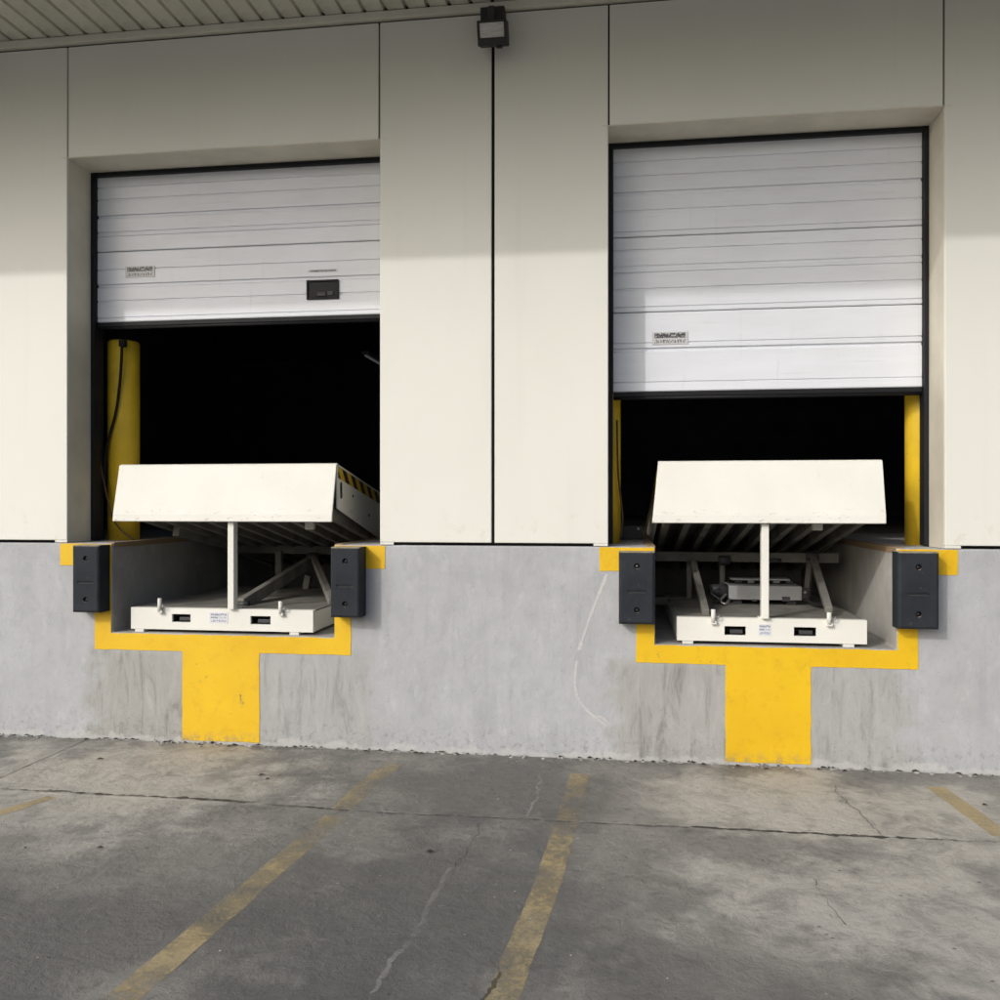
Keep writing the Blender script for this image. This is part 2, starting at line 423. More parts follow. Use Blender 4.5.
def bm_bar(bm, a, b, w_, h_, up=Vector((0, 0, 1)), bev=0.0):   # rectangular bar from a to b
    a, b = Vector(a), Vector(b)
    d = (b - a); L = d.length; d.normalize()
    s = d.cross(up)
    if s.length < 1e-4: s = d.cross(Vector((0, 1, 0)))
    s.normalize(); t = s.cross(d)
    mtx = Matrix((s, d, t)).transposed()
    r = bmesh.ops.create_cube(bm, size=1.0)
    for v in r['verts']:
        v.co = (a + b) / 2 + mtx @ Vector((v.co.x * w_, v.co.y * L, v.co.z * h_))
    if bev > 0:
        es = list({e for v in r['verts'] for e in v.link_edges})
        bmesh.ops.bevel(bm, geom=es, offset=bev, segments=1, affect='EDGES')
def bar(name, a, b, w_, h_, mat, parent, up=Vector((0, 0, 1)), bev=0.003):
    bm = bmesh.new(); bm_bar(bm, a, b, w_, h_, up, bev)
    return obj(name, bm, mat, parent)
def bm_tube(bm, pts, r, seg=8, cap=True):
    pts = [Vector(p) for p in pts]
    rings = []
    nrm = None
    for i, p in enumerate(pts):
        d = (pts[min(i + 1, len(pts) - 1)] - pts[max(i - 1, 0)]).normalized()
        if nrm is None:
            nrm = d.orthogonal().normalized()
        nrm = (nrm - d * nrm.dot(d)).normalized()
        bi = d.cross(nrm)
        rr = r[i] if isinstance(r, (list, tuple)) else r
        rings.append([bm.verts.new(p + (nrm * math.cos(2 * math.pi * k / seg) + bi * math.sin(2 * math.pi * k / seg)) * rr) for k in range(seg)])
    for A, B in zip(rings, rings[1:]):
        for k in range(seg):
            bm.faces.new((A[k], A[(k + 1) % seg], B[(k + 1) % seg], B[k]))
    if cap:
        bm.faces.new(rings[0]); bm.faces.new(rings[-1])
def tube(name, pts, r, mat, parent=None, seg=8, origin=None):
    bm = bmesh.new(); bm_tube(bm, pts, r, seg)
    return obj(name, bm, mat, parent, smooth=True, origin=origin)
def spline(pts, n_=8):
    pts = [Vector(p) for p in pts]
    out = []
    for i in range(len(pts) - 1):
        p0, p1, p2, p3 = pts[max(i - 1, 0)], pts[i], pts[i + 1], pts[min(i + 2, len(pts) - 1)]
        for k in range(n_):
            t = k / n_
            out.append(0.5 * ((2 * p1) + (p2 - p0) * t + (2 * p0 - 5 * p1 + 4 * p2 - p3) * t * t + (3 * p1 - p0 - 3 * p2 + p3) * t ** 3))
    out.append(pts[-1])
    return out
def bm_poly(bm, pts):
    return bm.faces.new([bm.verts.new(Vector(p)) for p in pts])
def bm_extrude(bm, face, vec):
    r = bmesh.ops.extrude_face_region(bm, geom=[face])
    bmesh.ops.translate(bm, verts=[g for g in r['geom'] if isinstance(g, bmesh.types.BMVert)], vec=Vector(vec))
def bm_holes(bm, outer, holes):                          # flat face with holes from 3-D loops
    es = []
    loops = []
    for lp in [outer] + holes:
        vv = [bm.verts.new(Vector(p)) for p in lp]
        loops.append(vv)
        es += [bm.edges.new((vv[i], vv[(i + 1) % len(vv)])) for i in range(len(vv))]
    bmesh.ops.triangle_fill(bm, use_beauty=True, use_dissolve=False, edges=es)
    return loops
def bevel_mod(o, w_, seg=2):
    m = o.modifiers.new('bevel', 'BEVEL')
    m.width = w_; m.segments = seg; m.limit_method = 'ANGLE'; m.angle_limit = R(40)
def jag(a, b, step, amp, seed):                          # points from a to b (b left out) with a broken edge
    a, b = Vector(a), Vector(b)
    L = (b - a).length
    k = max(2, int(L / step))
    nrm = Vector((-(b - a).y, (b - a).x, 0)).normalized()
    out = []
    for i in range(k):
        p = a.lerp(b, i / k)
        if i:
            q = noise.noise(Vector((p.x * 9 + seed, p.y * 9, seed * 1.7))) + 0.6 * noise.noise(Vector((p.x * 31, p.y * 31 + seed, 2.3)))
            p = p + nrm * q * amp
        out.append(p)
    return out


# ================================================================== GROUND
bm = bmesh.new()
S = 400
bm_poly(bm, [(-S, -S, -0.03), (S, -S, -0.03), (S, S, -0.03), (-S, S, -0.03)])
ground = tag(obj('ground', bm, 'yard'), 'grey weathered concrete yard with worn yellow lines', 'ground', kind='structure')
def slab(x0, x1, y0, y1, seed, gl=0.006, gr=0.006, gf=0.006, gb=0.006, amp=0.007, mat='ground'):
    x0 += gl; x1 -= gr; y0 += gf; y1 -= gb
    P = []
    for a, b in (((x0, y0, 0), (x1, y0, 0)), ((x1, y0, 0), (x1, y1, 0)), ((x1, y1, 0), (x0, y1, 0)), ((x0, y1, 0), (x0, y0, 0))):
        P += jag(a, b, 0.035, amp, seed)
    bm = bmesh.new()
    f = bm_poly(bm, P)
    bm_extrude(bm, f, (0, 0, -0.029))
    return obj('concrete_slab', bm, mat, ground)
JY = -1.045
row1 = [-12, -7.6, -3.46, 3.9, 8.2, 12]
for i in range(len(row1) - 1):
    slab(row1[i], row1[i + 1], JY, -0.012, i * 3.1 + 1, gf=0.007, gb=0.012, gl=0.004, gr=0.004, amp=0.006)
row2 = [-12, -5.1, 3.6, 8, 12]
for i in range(len(row2) - 1):
    slab(row2[i], row2[i + 1], -5.6, JY, i * 2.3 + 31, gl=0.002, gr=0.002, gb=0.006, amp=0.007)
for i in range(len(row2) - 1):
    slab(row2[i], row2[i + 1], -11, -5.6, i * 2.3 + 61, mat='yard')

def strip_mesh(pts, wid, z, seed=0.0, var=0.5):          # flat ribbon along 2-D points
    bm = bmesh.new()
    L = []; Rr = []
    for i, p in enumerate(pts):
        p = Vector((p[0], p[1], z))
        a = Vector((*pts[max(i - 1, 0)][:2], z)); b = Vector((*pts[min(i + 1, len(pts) - 1)][:2], z))
        d = (b - a).normalized(); nn = Vector((-d.y, d.x, 0))
        k = wid * (1 + var * noise.noise(Vector((i * 0.83 + seed, seed, 0.5))) * 1.6) / 2
        if i in (0, len(pts) - 1): k *= 0.25
        L.append(bm.verts.new(p + nn * k)); Rr.append(bm.verts.new(p - nn * k))
    for i in range(len(pts) - 1):
        bm.faces.new((L[i], L[i + 1], Rr[i + 1], Rr[i]))
    return bm
def wander(pts, step, amp, seed):
    out = []
    for a, b in zip(pts, pts[1:]):
        out += [tuple(q) for q in jag((a[0], a[1], 0), (b[0], b[1], 0), step, amp, seed)]
    out.append(pts[-1])
    return out
def ground_line(name, px, wid, mat):                     # painted bay line following photo points of its centre
    P = [GP(*p) for p in px]
    bm = bmesh.new()
    Ls = []; Rs = []
    Pf = wander(P, 0.08, 0.004, 3.3)
    for i, p in enumerate(Pf):
        a, b = Vector(Pf[max(i - 1, 0)][:2]), Vector(Pf[min(i + 1, len(Pf) - 1)][:2])
        d = (b - a).normalized()
        e = 0.5 * wid + 0.006 * noise.noise(Vector((p[0] * 14, p[1] * 14, 1.1)))
        Ls.append(bm.verts.new((p[0] - d.y * e, p[1] + d.x * e, 0.0012))); Rs.append(bm.verts.new((p[0] + d.y * e, p[1] - d.x * e, 0.0012)))
    for i in range(len(Pf) - 1):
        bm.faces.new((Ls[i], Ls[i + 1], Rs[i + 1], Rs[i]))
    return obj('painted_line', bm, mat, ground)
ground_line('l', [(394, 764), (366, 785), (340, 811)], 0.11, 'line_faint')
ground_line('l', [(336, 816), (232, 905), (118, 1002), (60, 1052)], 0.115, 'line')
ground_line('l', [(580, 774), (566, 825), (545, 890), (500, 1003), (480, 1050)], 0.11, 'line')
ground_line('l', [(52, 797), (0, 813), (-60, 831)], 0.075, 'line_good')
ground_line('l', [(935, 787), (985, 823), (1003, 836)], 0.10, 'line_good')
ground_line('l', [(1003, 836), (1060, 880)], 0.10, 'line')

def crack(px, wid, seed, mat='crack', name='crack', z=0.0025, amp=0.016, step=0.025):
    P = wander([GP(*p) for p in px], step * 0.6, amp * 1.3, seed)
    return obj(name, strip_mesh(P, wid, z, seed), mat, ground)
crack([(834, 786), (846, 803), (860, 812), (871, 824), (887, 838)], 0.007, 1.0)
crack([(812, 878), (828, 905), (846, 926)], 0.005, 4.0)
crack([(482, 823), (468, 850), (455, 868)], 0.004, 6.0)
crack([(541, 774), (538, 792), (530, 811), (527, 817)], 0.014, 9.0, 'filler', 'joint_filler')
crack([(452, 868), (440, 886), (420, 925), (400, 952), (370, 994)], 0.020, 12.0, 'filler', 'joint_filler')
crack([(500, 972), (489, 990), (478, 1004)], 0.012, 15.0)
def joint_dirt(px, wid, seed):
    P = wander([GP(*p) for p in px], 0.022, 0.012, seed)
    obj('joint_dirt', strip_mesh(P, wid, 0.002, seed, 0.9), 'joint', ground)
joint_dirt([(-40, 787), (28, 790.5), (60, 791.5), (110, 795), (160, 797), (210, 800), (262, 803)], 0.021, 3.0)
joint_dirt([(262, 804), (350, 811), (500, 818.2), (690, 828)], 0.014, 13.0)
joint_dirt([(690, 827), (760, 831), (850, 836), (930, 839.5), (1060, 845)], 0.021, 23.0)
def joint_filler(u0, v0, u1, v1, wid, seed):
    P = wander([GP(u0, v0), GP(u1, v1)], 0.03, 0.006, seed)
    obj('joint_filler', strip_mesh(P, wid * 1.3, 0.0035, seed, 0.9), 'filler', ground)
joint_filler(262, 804, 330, 807.5, 0.012, 2.0)
joint_filler(348, 811, 500, 818.2, 0.014, 5.0)
joint_filler(500, 818.2, 690, 827.5, 0.013, 8.0)

# debris: crumbs of mortar, grit and leaf bits along the foot of the wall and scattered
bm = bmesh.new()
def crumb(x, y, z, r):
    q = bmesh.ops.create_icosphere(bm, subdivisions=1, radius=r)
    for v in q['verts']:
        k = 0.65 + 0.7 * random.random()
        v.co = Vector((v.co.x * k * 1.4 + x, v.co.y * k + y, max(v.co.z * k * 0.6 + z, 0.0)))
for i in range(420):
    crumb(random.uniform(-5, 3), -abs(random.gauss(0.0, 0.035)) - 0.012, 0.003, random.choice((0.003, 0.004, 0.005, 0.007, 0.011)))
for i in range(60):
    crumb(random.uniform(-3.5, 2.2), random.uniform(-2.6, -0.1), 0.001, random.uniform(0.002, 0.005))
tag(obj('debris', bm, 'seal'), 'pale grit and mortar crumbs along the foot of the dock wall', 'grit', kind='stuff')
bm = bmesh.new()
def leafbit(x, y, L, a):
    wv = L * 0.32
    pts = [(-L / 2, 0, .004), (-L * .1, wv, .012), (L / 2, wv * .3, .006), (L * .1, -wv * .6, .010)]
    bm_poly(bm, [(x + p[0] * math.cos(a) - p[1] * math.sin(a), y + p[0] * math.sin(a) + p[1] * math.cos(a), p[2]) for p in pts])
for i in range(150):
    leafbit(random.uniform(-5, 3), -abs(random.gauss(0, 0.03)) - 0.012, random.uniform(0.012, 0.045), random.uniform(-0.6, 0.6))
for u, v in ((100, 760), (268, 780), (262, 776), (25, 849), (100, 849), (430, 853), (985, 806), (366, 752), (428, 853), (18, 740), (230, 747)):
    x, y = GP(u, v)
    leafbit(x, y, random.uniform(0.025, 0.05), random.uniform(-1, 1))
tag(obj('leaf_litter', bm, 'litter'), 'dark leaf scraps and dirt strewn at the wall foot', 'litter', kind='stuff')

# ================================================================== BUILDING
B = thing('warehouse_building', (0, 0, 0), 'cream panelled warehouse with grey concrete dock wall and two loading doors', 'building')
ZD = 1.285                                               # dock height
XL, XR = -9.0, 7.2
pits = ((-3.31, -1.796), (0.208, 1.590))
ZP = 0.70
PITY = 2.7
out = [(XL, -0.08), (XR, -0.08), (XR, ZD), (pits[1][1], ZD), (pits[1][1], ZP), (pits[1][0], ZP), (pits[1][0], ZD),
       (pits[0][1], ZD), (pits[0][1], ZP), (pits[0][0], ZP), (pits[0][0], ZD), (XL, ZD)]
bm = bmesh.new()
f = bm_poly(bm, [(x, 0, z) for x, z in out])
bm_extrude(bm, f, (0, PITY, 0))
dock = obj('dock_wall', bm, 'dock', B)
dock.data.materials.append(M['pit'])
for p in dock.data.polygons:
    cx, cy, cz = p.center
    if any(a - .01 < cx < b + .01 for a, b in pits) and cy > 0.5 and cz < ZD - 0.01 and cz > 0.1: p.material_index = 1
bevel_mod(dock, 0.010)
box('warehouse_floor', XL, XR, PITY, 14, -0.05, ZD, 'floor', B)
# painted yellow borders
def band(poly, seed, y=-0.003, name='painted_border'):
    P = []
    for i in range(len(poly)):
        a, b = poly[i], poly[(i + 1) % len(poly)]
        pts = jag((a[0], a[1], 0), (b[0], b[1], 0), 0.02, 0.0035, seed)
        P += [(p.x, y, p.y) for p in pts]
    bm = bmesh.new()
    f = bm_poly(bm, P)
    bm_extrude(bm, f, (0, -y - 0.0008, 0))
    return obj(name, bm, 'ypaint', dock)
for (xo0, xi0, xi1, xo1, t0, t1, s0, s1, sd) in ((-3.431, -3.31, -1.796, -1.684, -2.817, -2.291, -3.678, -1.463, 1.0),
                                               (0.095, 0.208, 1.590, 1.705, 0.621, 1.110, -0.124, 1.920, 7.0)):
    zt, zi, zo, zs = ZD - 0.004, ZP - 0.004, 0.588, 1.137
    e = 0.004
    band([(s0, zt), (s0, zs), (xo0, zs), (xo0, zo), (t0, zo), (t0, 0.012), (t1, 0.012), (t1, zo), (xo1, zo), (xo1, zs), (s1, zs), (s1, zt),
          (xi1 + e, zt), (xi1 + e, zi), (xi0 - e, zi), (xi0 - e, zt)], sd)
for x0, x1 in pits:                                      # steel angles along the top edges of the pits
    box('edge_angle', x0 - 0.05, x0 + 0.003, 0.02, PITY, ZD - 0.03, ZD + 0.005, 'rust', B, 0.002)
    box('edge_angle', x1 - 0.003, x1 + 0.05, 0.02, PITY, ZD - 0.03, ZD + 0.005, 'rust', B, 0.002)
# curved scuff on the wall
def wall_scuff(px, wid, seed):
    P = [W3(u, v) for u, v in px]
    P = [(q.x, q.y) for q in spline([(p.x, p.z, 0) for p in P], 6)]
    bm = strip_mesh(P, wid, 0.0, seed, 0.6)
    for v in bm.verts: v.co = Vector((v.co.x, -0.0016, v.co.y))
    return obj('scuff_mark', bm, 'scuff', dock)
M['scuff'] = line_mat('pale_scuff', 0.50, (0.70, 0.69, 0.67), (0.62, 0.61, 0.60), 0.72)
wall_scuff([(607, 574), (600, 592), (592, 612), (584, 635), (579, 650)], 0.018, 3.0)
o = wall_scuff([(577, 660), (575, 680), (577, 695), (585, 708), (596, 718), (607, 726)], 0.013, 8.0)
wall_scuff([(597, 716), (603, 718), (611, 726)], 0.012, 5.0)

# upper wall: dark backing, cladding panels, door linings
ZT = 4.57                                                # panel top
OPEN = ((-3.631, -1.496), (-0.073, 1.852))
ZL = 3.835                                               # lintel height
YC = 0.262                                               # depth of the reveal
bm = bmesh.new()
for x0, x1, z0, z1 in ((XL, OPEN[0][0] - 0.012, 1.295, 4.9), (OPEN[0][1] + 0.012, OPEN[1][0] - 0.012, 1.295, 4.9), (OPEN[1][1] + 0.012, XR, 1.295, 4.9),
                       (OPEN[0][0] - 0.011, OPEN[0][1] + 0.011, ZL + 0.012, 4.9), (OPEN[1][0] - 0.011, OPEN[1][1] + 0.011, ZL + 0.012, 4.9)):
    bm_box(bm, x0, x1, 0.026, YC + 0.02, z0, z1)
obj('wall_backing', bm, 'core', B)
G = 0.010
def panel(x0, x1, z0, z1):
    bm = bmesh.new()
    bm_box(bm, x0 + G, x1 - G, 0.0, 0.025, z0, z1, 0.004, 2)
    return obj('cladding_panel', bm, 'clad', B)
Z0 = 1.304
for x0, x1 in ((XL, -6.5), (-6.5, -3.631), (-1.496, -0.778), (-0.778, -0.073), (1.852, 3.9), (3.9, XR)):
    e0 = G if x0 in (-1.496, 1.852) else 0
    e1 = G if x1 in (-3.631, -0.073) else 0
    panel(x0 - e0, x1 + e1, Z0, ZT)
for x0, x1 in OPEN:
    panel(x0, x1, ZL + 0.006, ZT)
    # lining of the opening: two jambs and a head, with a thin nosing
    box('jamb_lining', x0 - 0.0105, x0 - 0.0005, 0.026, YC, ZD + 0.002, ZL, 'jamb', B, 0.001)
    box('jamb_lining', x1 + 0.0005, x1 + 0.0105, 0.026, YC, ZD + 0.002, ZL, 'jamb', B, 0.001)
    box('head_lining', x0 - 0.0105, x1 + 0.0105, 0.0, YC, ZL + 0.0003, ZL + 0.0055, 'jamb', B)
    box('head_lining_end', x0 - 0.035, x0 - 0.012, -0.002, 0.02, ZL + 0.0003, ZL + 0.0055, 'jamb', B)
    box('head_lining_end', x1 + 0.012, x1 + 0.035, -0.002, 0.02, ZL + 0.0003, ZL + 0.0055, 'jamb', B)
    # little turned-down feet of the jamb trim
    box('trim_foot', x0 - 0.088, x0 - 0.001, 0.001, 0.024, ZD + 0.003, Z0 - 0.0005, 'clad', B, 0.002)
    box('trim_foot', x1 + 0.001, x1 + 0.088, 0.001, 0.024, ZD + 0.003, Z0 - 0.0005, 'clad', B, 0.002)
# dark interior
bm = bmesh.new()
zc = 4.85
for a in ([(XL, YC + .02, ZD), (XL, 14, ZD), (XL, 14, zc), (XL, YC + .02, zc)], [(XR, YC + .02, ZD), (XR, 14, ZD), (XR, 14, zc), (XR, YC + .02, zc)],
          [(XL, 14, ZD), (XR, 14, ZD), (XR, 14, zc), (XL, 14, zc)], [(XL, YC + .02, zc), (XR, YC + .02, zc), (XR, 14, zc), (XL, 14, zc)]):
    bm_poly(bm, a)
obj('interior_wall', bm, 'room', B)

# wall-head trim
OV = -2.15                                               # front of the canopy
ZS = 4.632
box('wall_head_trim', XL, XR, -0.030, 0.02, 4.582, ZS - 0.004, 'trim', B, 0.004)
# canopy
canopy = box('canopy', XL, XR, OV, 14.2, 4.90, 5.05, 'trim', B, 0.004)
box('fascia', XL, XR, OV - 0.03, OV - 0.001, 4.60, 5.03, 'trim', canopy, 0.004)
pitch = 0.135
prof = [(0, 0.0), (0.108, 0.0), (0.113, 0.022), (0.130, 0.022), (0.135, 0.0)]
bm = bmesh.new()
for (a, b) in zip(prof, prof[1:]):
    bm_poly(bm, [(a[0], OV + 0.002, a[1]), (b[0], OV + 0.002, b[1]), (b[0], -0.001, b[1]), (a[0], -0.001, a[1])])
bmesh.ops.remove_doubles(bm, verts=bm.verts, dist=1e-5)
sp = obj('soffit_panel', bm, 'soffit', canopy)
k = int((XR - XL) / pitch)
sp.location = (XL, 0, ZS)
for i in range(1, k):
    c2 = sp.copy(); col.objects.link(c2); c2.parent = canopy
    c2.location = (XL + i * pitch, 0, ZS)
box('soffit_closer', XL, XR, OV + 0.002, 0.0, ZS + 0.03, ZS + 0.05, 'core', canopy)

# ================================================================== OVERHEAD DOORS
def door_section(x0, x1, z0, z1, grooves, parent, y=0.292, top=False):
    # horizontal profile lines: (z, depth); front face at y, grooves pushed in
    prof = [(z0 + 0.003, 0.004), (z0 + 0.009, 0.0)]
    for gz, gw, gd in sorted(grooves):
        prof += [(gz - gw / 2, 0.0), (gz - gw / 2 + min(0.010, gw * 0.4), gd), (gz + gw / 2 - 0.003, gd), (gz + gw / 2, 0.0)]
    prof += [(z1 - 0.009, 0.0), (z1 - 0.003, 0.004)]
    bm = bmesh.new()
    fl = [[bm.verts.new((x, y + d, z)) for z, d in prof] for x in (x0, x1)]
    bk = [[bm.verts.new((x, y + 0.045, z)) for z in (z0 + 0.003, z1 - 0.003)] for x in (x0, x1)]
    for i in range(len(prof) - 1):
        bm.faces.new((fl[0][i], fl[1][i], fl[1][i + 1], fl[0][i + 1]))
    bm.faces.new((bk[0][0], bk[0][1], bk[1][1], bk[1][0]))
    bm.faces.new((fl[0][0], bk[0][0], bk[1][0], fl[1][0]))
    bm.faces.new((fl[0][-1], fl[1][-1], bk[1][1], bk[0][1]))
    for s in (0, 1):
        bm.faces.new([fl[s][i] for i in range(len(prof))] + [bk[s][1], bk[s][0]])
    return obj('door_panel', bm, 'door', parent)
def overhead_door(x0, x1, zb, joints, grooves, label):
    d = thing('overhead_door', ((x0 + x1) / 2, 0.30, zb), label, 'door', 'sectional loading doors')
    xa, xb = x0 + 0.030, x1 - 0.030
    zs = [zb + 0.045] + joints
    for z0, z1 in zip(zs, zs[1:]):
        gs = []
        for (gz, gw) in grooves:
            if z0 + 0.02 < gz < z1 - 0.02: gs.append((gz, gw * 1.35, 0.008 if gw < 0.02 else 0.014))
        door_section(xa, xb, z0, z1, gs, d)
    # bottom rubber with a step
    box('bottom_seal', xa, xb, 0.286, 0.335, zb + 0.016, zb + 0.043, 'black', d, 0.004)
    tube('seal_bead', [(xa, 0.30, zb + 0.008), (xb, 0.30, zb + 0.008)], 0.011, 'black', d, 8)
    # black weather-strip frame round the opening
    box('side_seal', x0 + 0.0005, x0 + 0.027, YC - 0.004, YC + 0.075, ZD + 0.007, ZL - 0.028, 'frame', d, 0.003)
    box('side_seal', x1 - 0.027, x1 - 0.0005, YC - 0.004, YC + 0.075, ZD + 0.007, ZL - 0.028, 'frame', d, 0.003)
    box('head_seal', x0 + 0.0005, x1 - 0.0005, YC - 0.004, YC + 0.075, ZL - 0.027, ZL - 0.001, 'frame', d, 0.003)
    # running tracks inside
    box('track', x0 - 0.04, x0 + 0.012, YC + 0.08, YC + 0.13, ZD + 0.007, 4.2, 'frame', d, 0.003)
    box('track', x1 - 0.012, x1 + 0.04, YC + 0.08, YC + 0.13, ZD + 0.007, 4.2, 'frame', d, 0.003)
    return d
YD = 0.292
def gz(v, u): return WP(u, v, YD)[1]
gl = [(gz(v, 235), w_) for v, w_ in ((181, .010), (193.5, .012), (211, .020), (227, .012), (231, .006), (265, .008), (281.5, .022), (297, .010), (314, .008))]
dl = overhead_door(*OPEN[0], 2.757, [gz(246.5, 235), 3.86], gl, 'shorter white sectional door with small black window, raised above striped leveler')
gr = [(gz(v, 540), w_) for v, w_ in ()] + [(WP(520 + 250, v, YD)[1], w_) for v, w_ in
      ((155, .010), (170, .012), (187, .020), (205, .012), (226, .006), (245, .010), (262, .014), (268, .008), (285, .012), (303, .006), (340, .008), (347, .022), (380, .008))]
dr = overhead_door(*OPEN[1], 2.211, [gz(308.5, 770), gz(231.5, 770), 3.86], gr, 'taller white sectional door of three panels, lowered further, without a window')

def on_door(name, u0, v0, u1, v1, mat, parent, t=0.004, bev=0.001):
    a, b = WP(u0, v1, YD), WP(u1, v0, YD)
    return box(name, a[0], b[0], YD - t, YD - 0.0006, a[1], b[1], mat, parent, bev, 1)
on_door('maker_plate', 125.5, 265.5, 155, 278, 'plate', dl)
on_door('printed_strip', 308, 269, 338, 272.6, 'strip', dl)
on_door('maker_plate', 652, 331.5, 688, 345, 'plate', dr)
# small window: frame, pane, latch block inside
a, b = WP(307, 300, YD), WP(339, 279.5, YD)
t = 0.012
bm = bmesh.new()
for x0, x1, z0, z1 in ((a[0], b[0], b[1] - t, b[1]), (a[0], b[0], a[1], a[1] + t), (a[0], a[0] + t, a[1] + t, b[1] - t), (b[0] - t, b[0], a[1] + t, b[1] - t)):
    bm_box(bm, x0, x1, YD - 0.014, YD - 0.0007, z0, z1, 0.002, 1)
wf = obj('window', bm, 'frame', dl)
box('pane', a[0] + t, b[0] - t, YD - 0.004, YD - 0.0008, a[1] + t, b[1] - t, 'pane', wf)
box('latch', a[0] + 0.075, a[0] + 0.135, YD - 0.013, YD - 0.0045, a[1] + t + 0.008, a[1] + t + 0.035, 'dark', wf, 0.003)
box('latch', a[0] + 0.145, a[0] + 0.185, YD - 0.011, YD - 0.0045, a[1] + t + 0.012, a[1] + t + 0.04, 'dark', wf, 0.003)

# ================================================================== DOCK LEVELERS
def leveler(cfg, label):
    x0, x1 = cfg['lip']                                   # lip span
    tx0, tx1 = cfg['liptop']
    bx0, bx1 = cfg['base']
    T = thing('dock_leveler', ((bx0 + bx1) / 2, 0.6, ZP), label, 'dock leveler', 'dock levelers standing open in their pits')
    zb0, zb1 = 0.722, 0.863
    # --- base frame: front channel with two fork pockets
    yf = 0.030
    bm = bmesh.new()
    outer = [(bx0, yf, zb0), (bx1, yf, zb0), (bx1, yf, zb1), (bx0, yf, zb1)]
    holes = []
    for (u0, v0, u1, v1) in cfg['pockets']:
        a, b = WP(u0, v1, yf), WP(u1, v0, yf)
        holes.append([(a[0], yf, a[1]), (b[0], yf, a[1]), (b[0], yf, b[1]), (a[0], yf, b[1])])
    loops = bm_holes(bm, outer, holes)
    for lp, dep in zip(loops, (0.05, 0.02, 0.02)):
        back = [bm.verts.new(v.co + Vector((0, dep, 0))) for v in lp]
        for i in range(4):
            j = (i + 1) % 4
            bm.faces.new((lp[i], lp[j], back[j], back[i]))
    fr = obj('front_channel', bm, 'cream', T)
    for h in holes:                                       # pocket tubes behind the openings
        bm = bmesh.new()
        q = 0.003
        ring0 = [(h[0][0] - q, yf + .021, h[0][2] - q), (h[1][0] + q, yf + .021, h[1][2] - q), (h[2][0] + q, yf + .021, h[2][2] + q), (h[3][0] - q, yf + .021, h[3][2] + q)]
        r0 = [bm.verts.new(p) for p in ring0]; r1 = [bm.verts.new(Vector(p) + Vector((0, 0.16, 0))) for p in ring0]
        for i in range(4): bm.faces.new((r0[i], r0[(i + 1) % 4], r1[(i + 1) % 4], r1[i]))
        bm.faces.new(r1)
        obj('fork_pocket', bm, 'dark', fr)
        box('pocket_catch', h[0][0] + 0.035, h[1][0] - 0.015, yf + 0.03, yf + 0.05, h[0][2] + 0.006, h[0][2] + 0.03, 'dark', fr, 0.003)
    box('side_rail', bx0 + 0.001, bx0 + 0.05, yf + 0.0505, 1.5, zb0, zb1 - 0.012, 'cream', T, 0.003)
    box('side_rail', bx1 - 0.05, bx1 - 0.001, yf + 0.0505, 1.5, zb0, zb1 - 0.012, 'cream', T, 0.003)
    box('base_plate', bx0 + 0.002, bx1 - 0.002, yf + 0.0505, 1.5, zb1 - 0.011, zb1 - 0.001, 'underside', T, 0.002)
    for (u, v) in cfg['feet']:
        x, _ = WP(u, v, yf)
        box('foot', x - 0.032, x + 0.032, yf + 0.004, yf + 0.10, ZP + 0.0005, zb0 - 0.0005, 'white_pin', T, 0.003)
    for (u, v0, v1) in cfg['pins']:                       # locking pins on the front channel
        x, zt = WP(u, v0, yf); _, zl = WP(u, v1, yf)
        p = tube('lock_pin', [(x, yf - 0.016, zl + 0.012), (x, yf - 0.016, zt)], 0.0135, 'white_pin', T, 12)
        box('pin_bracket', x - 0.014, x + 0.020, yf - 0.026, yf - 0.0008, zl, zl + 0.02, 'white_pin', p, 0.003)
        tube('pin_handle', [(x + 0.008, yf - 0.020, zl + 0.035), (x + 0.030, yf - 0.030, zl + 0.040), (x + 0.034, yf - 0.030, zl + 0.062)], 0.0045, 'steel', p, 6)
    u0, v0, u1, v1 = cfg['sticker']
    a, b = WP(u0, v1, yf), WP(u1, v0, yf)
    box('sticker', a[0], b[0], yf - 0.002, yf - 0.0006, a[1], b[1], 'sticker', T)
    # --- lip: hanging plate with turned lower edge, and rolled top
    zlow, zbend, ztop = 1.432, 1.476, 1.803
    th = 0.016
    prof = [(-0.036, zlow, 0), (-0.030, zbend, 0.12), (0.066, ztop - 0.012, 1.0), (0.074, ztop - 0.002, 1.0), (0.088, ztop + 0.003, 1.0)]
    bm = bmesh.new()
    rows = []
    for (y, z, t) in prof:
        rows.append([bm.verts.new((x0 + (tx0 - x0) * t, y, z)), bm.verts.new((x1 + (tx1 - x1) * t, y, z))])
    rows2 = []
    for (y, z, t) in prof:
        off = Vector((0, th, -0.004))
        rows2.append([bm.verts.new(Vector((x0 + (tx0 - x0) * t, y, z)) + off), bm.verts.new(Vector((x1 + (tx1 - x1) * t, y, z)) + off)])
    for i in range(len(prof) - 1):
        bm.faces.new((rows[i][0], rows[i][1], rows[i + 1][1], rows[i + 1][0]))
        bm.faces.new((rows2[i][0], rows2[i + 1][0], rows2[i + 1][1], rows2[i][1]))
        for s in (0, 1):
            bm.faces.new((rows[i][s], rows[i + 1][s], rows2[i + 1][s], rows2[i][s]))
    bm.faces.new((rows[0][0], rows2[0][0], rows2[0][1], rows[0][1]))
    bm.faces.new((rows[-1][0], rows[-1][1], rows2[-1][1], rows2[-1][0]))
    lip = obj('lip', bm, 'cream', T)
    bevel_mod(lip, 0.003, 2)
    tube('hinge', [(tx0 + 0.02, 0.108, ztop - 0.022), (tx1 - 0.02, 0.108, ztop - 0.022)], 0.018, 'underside', T, 10)
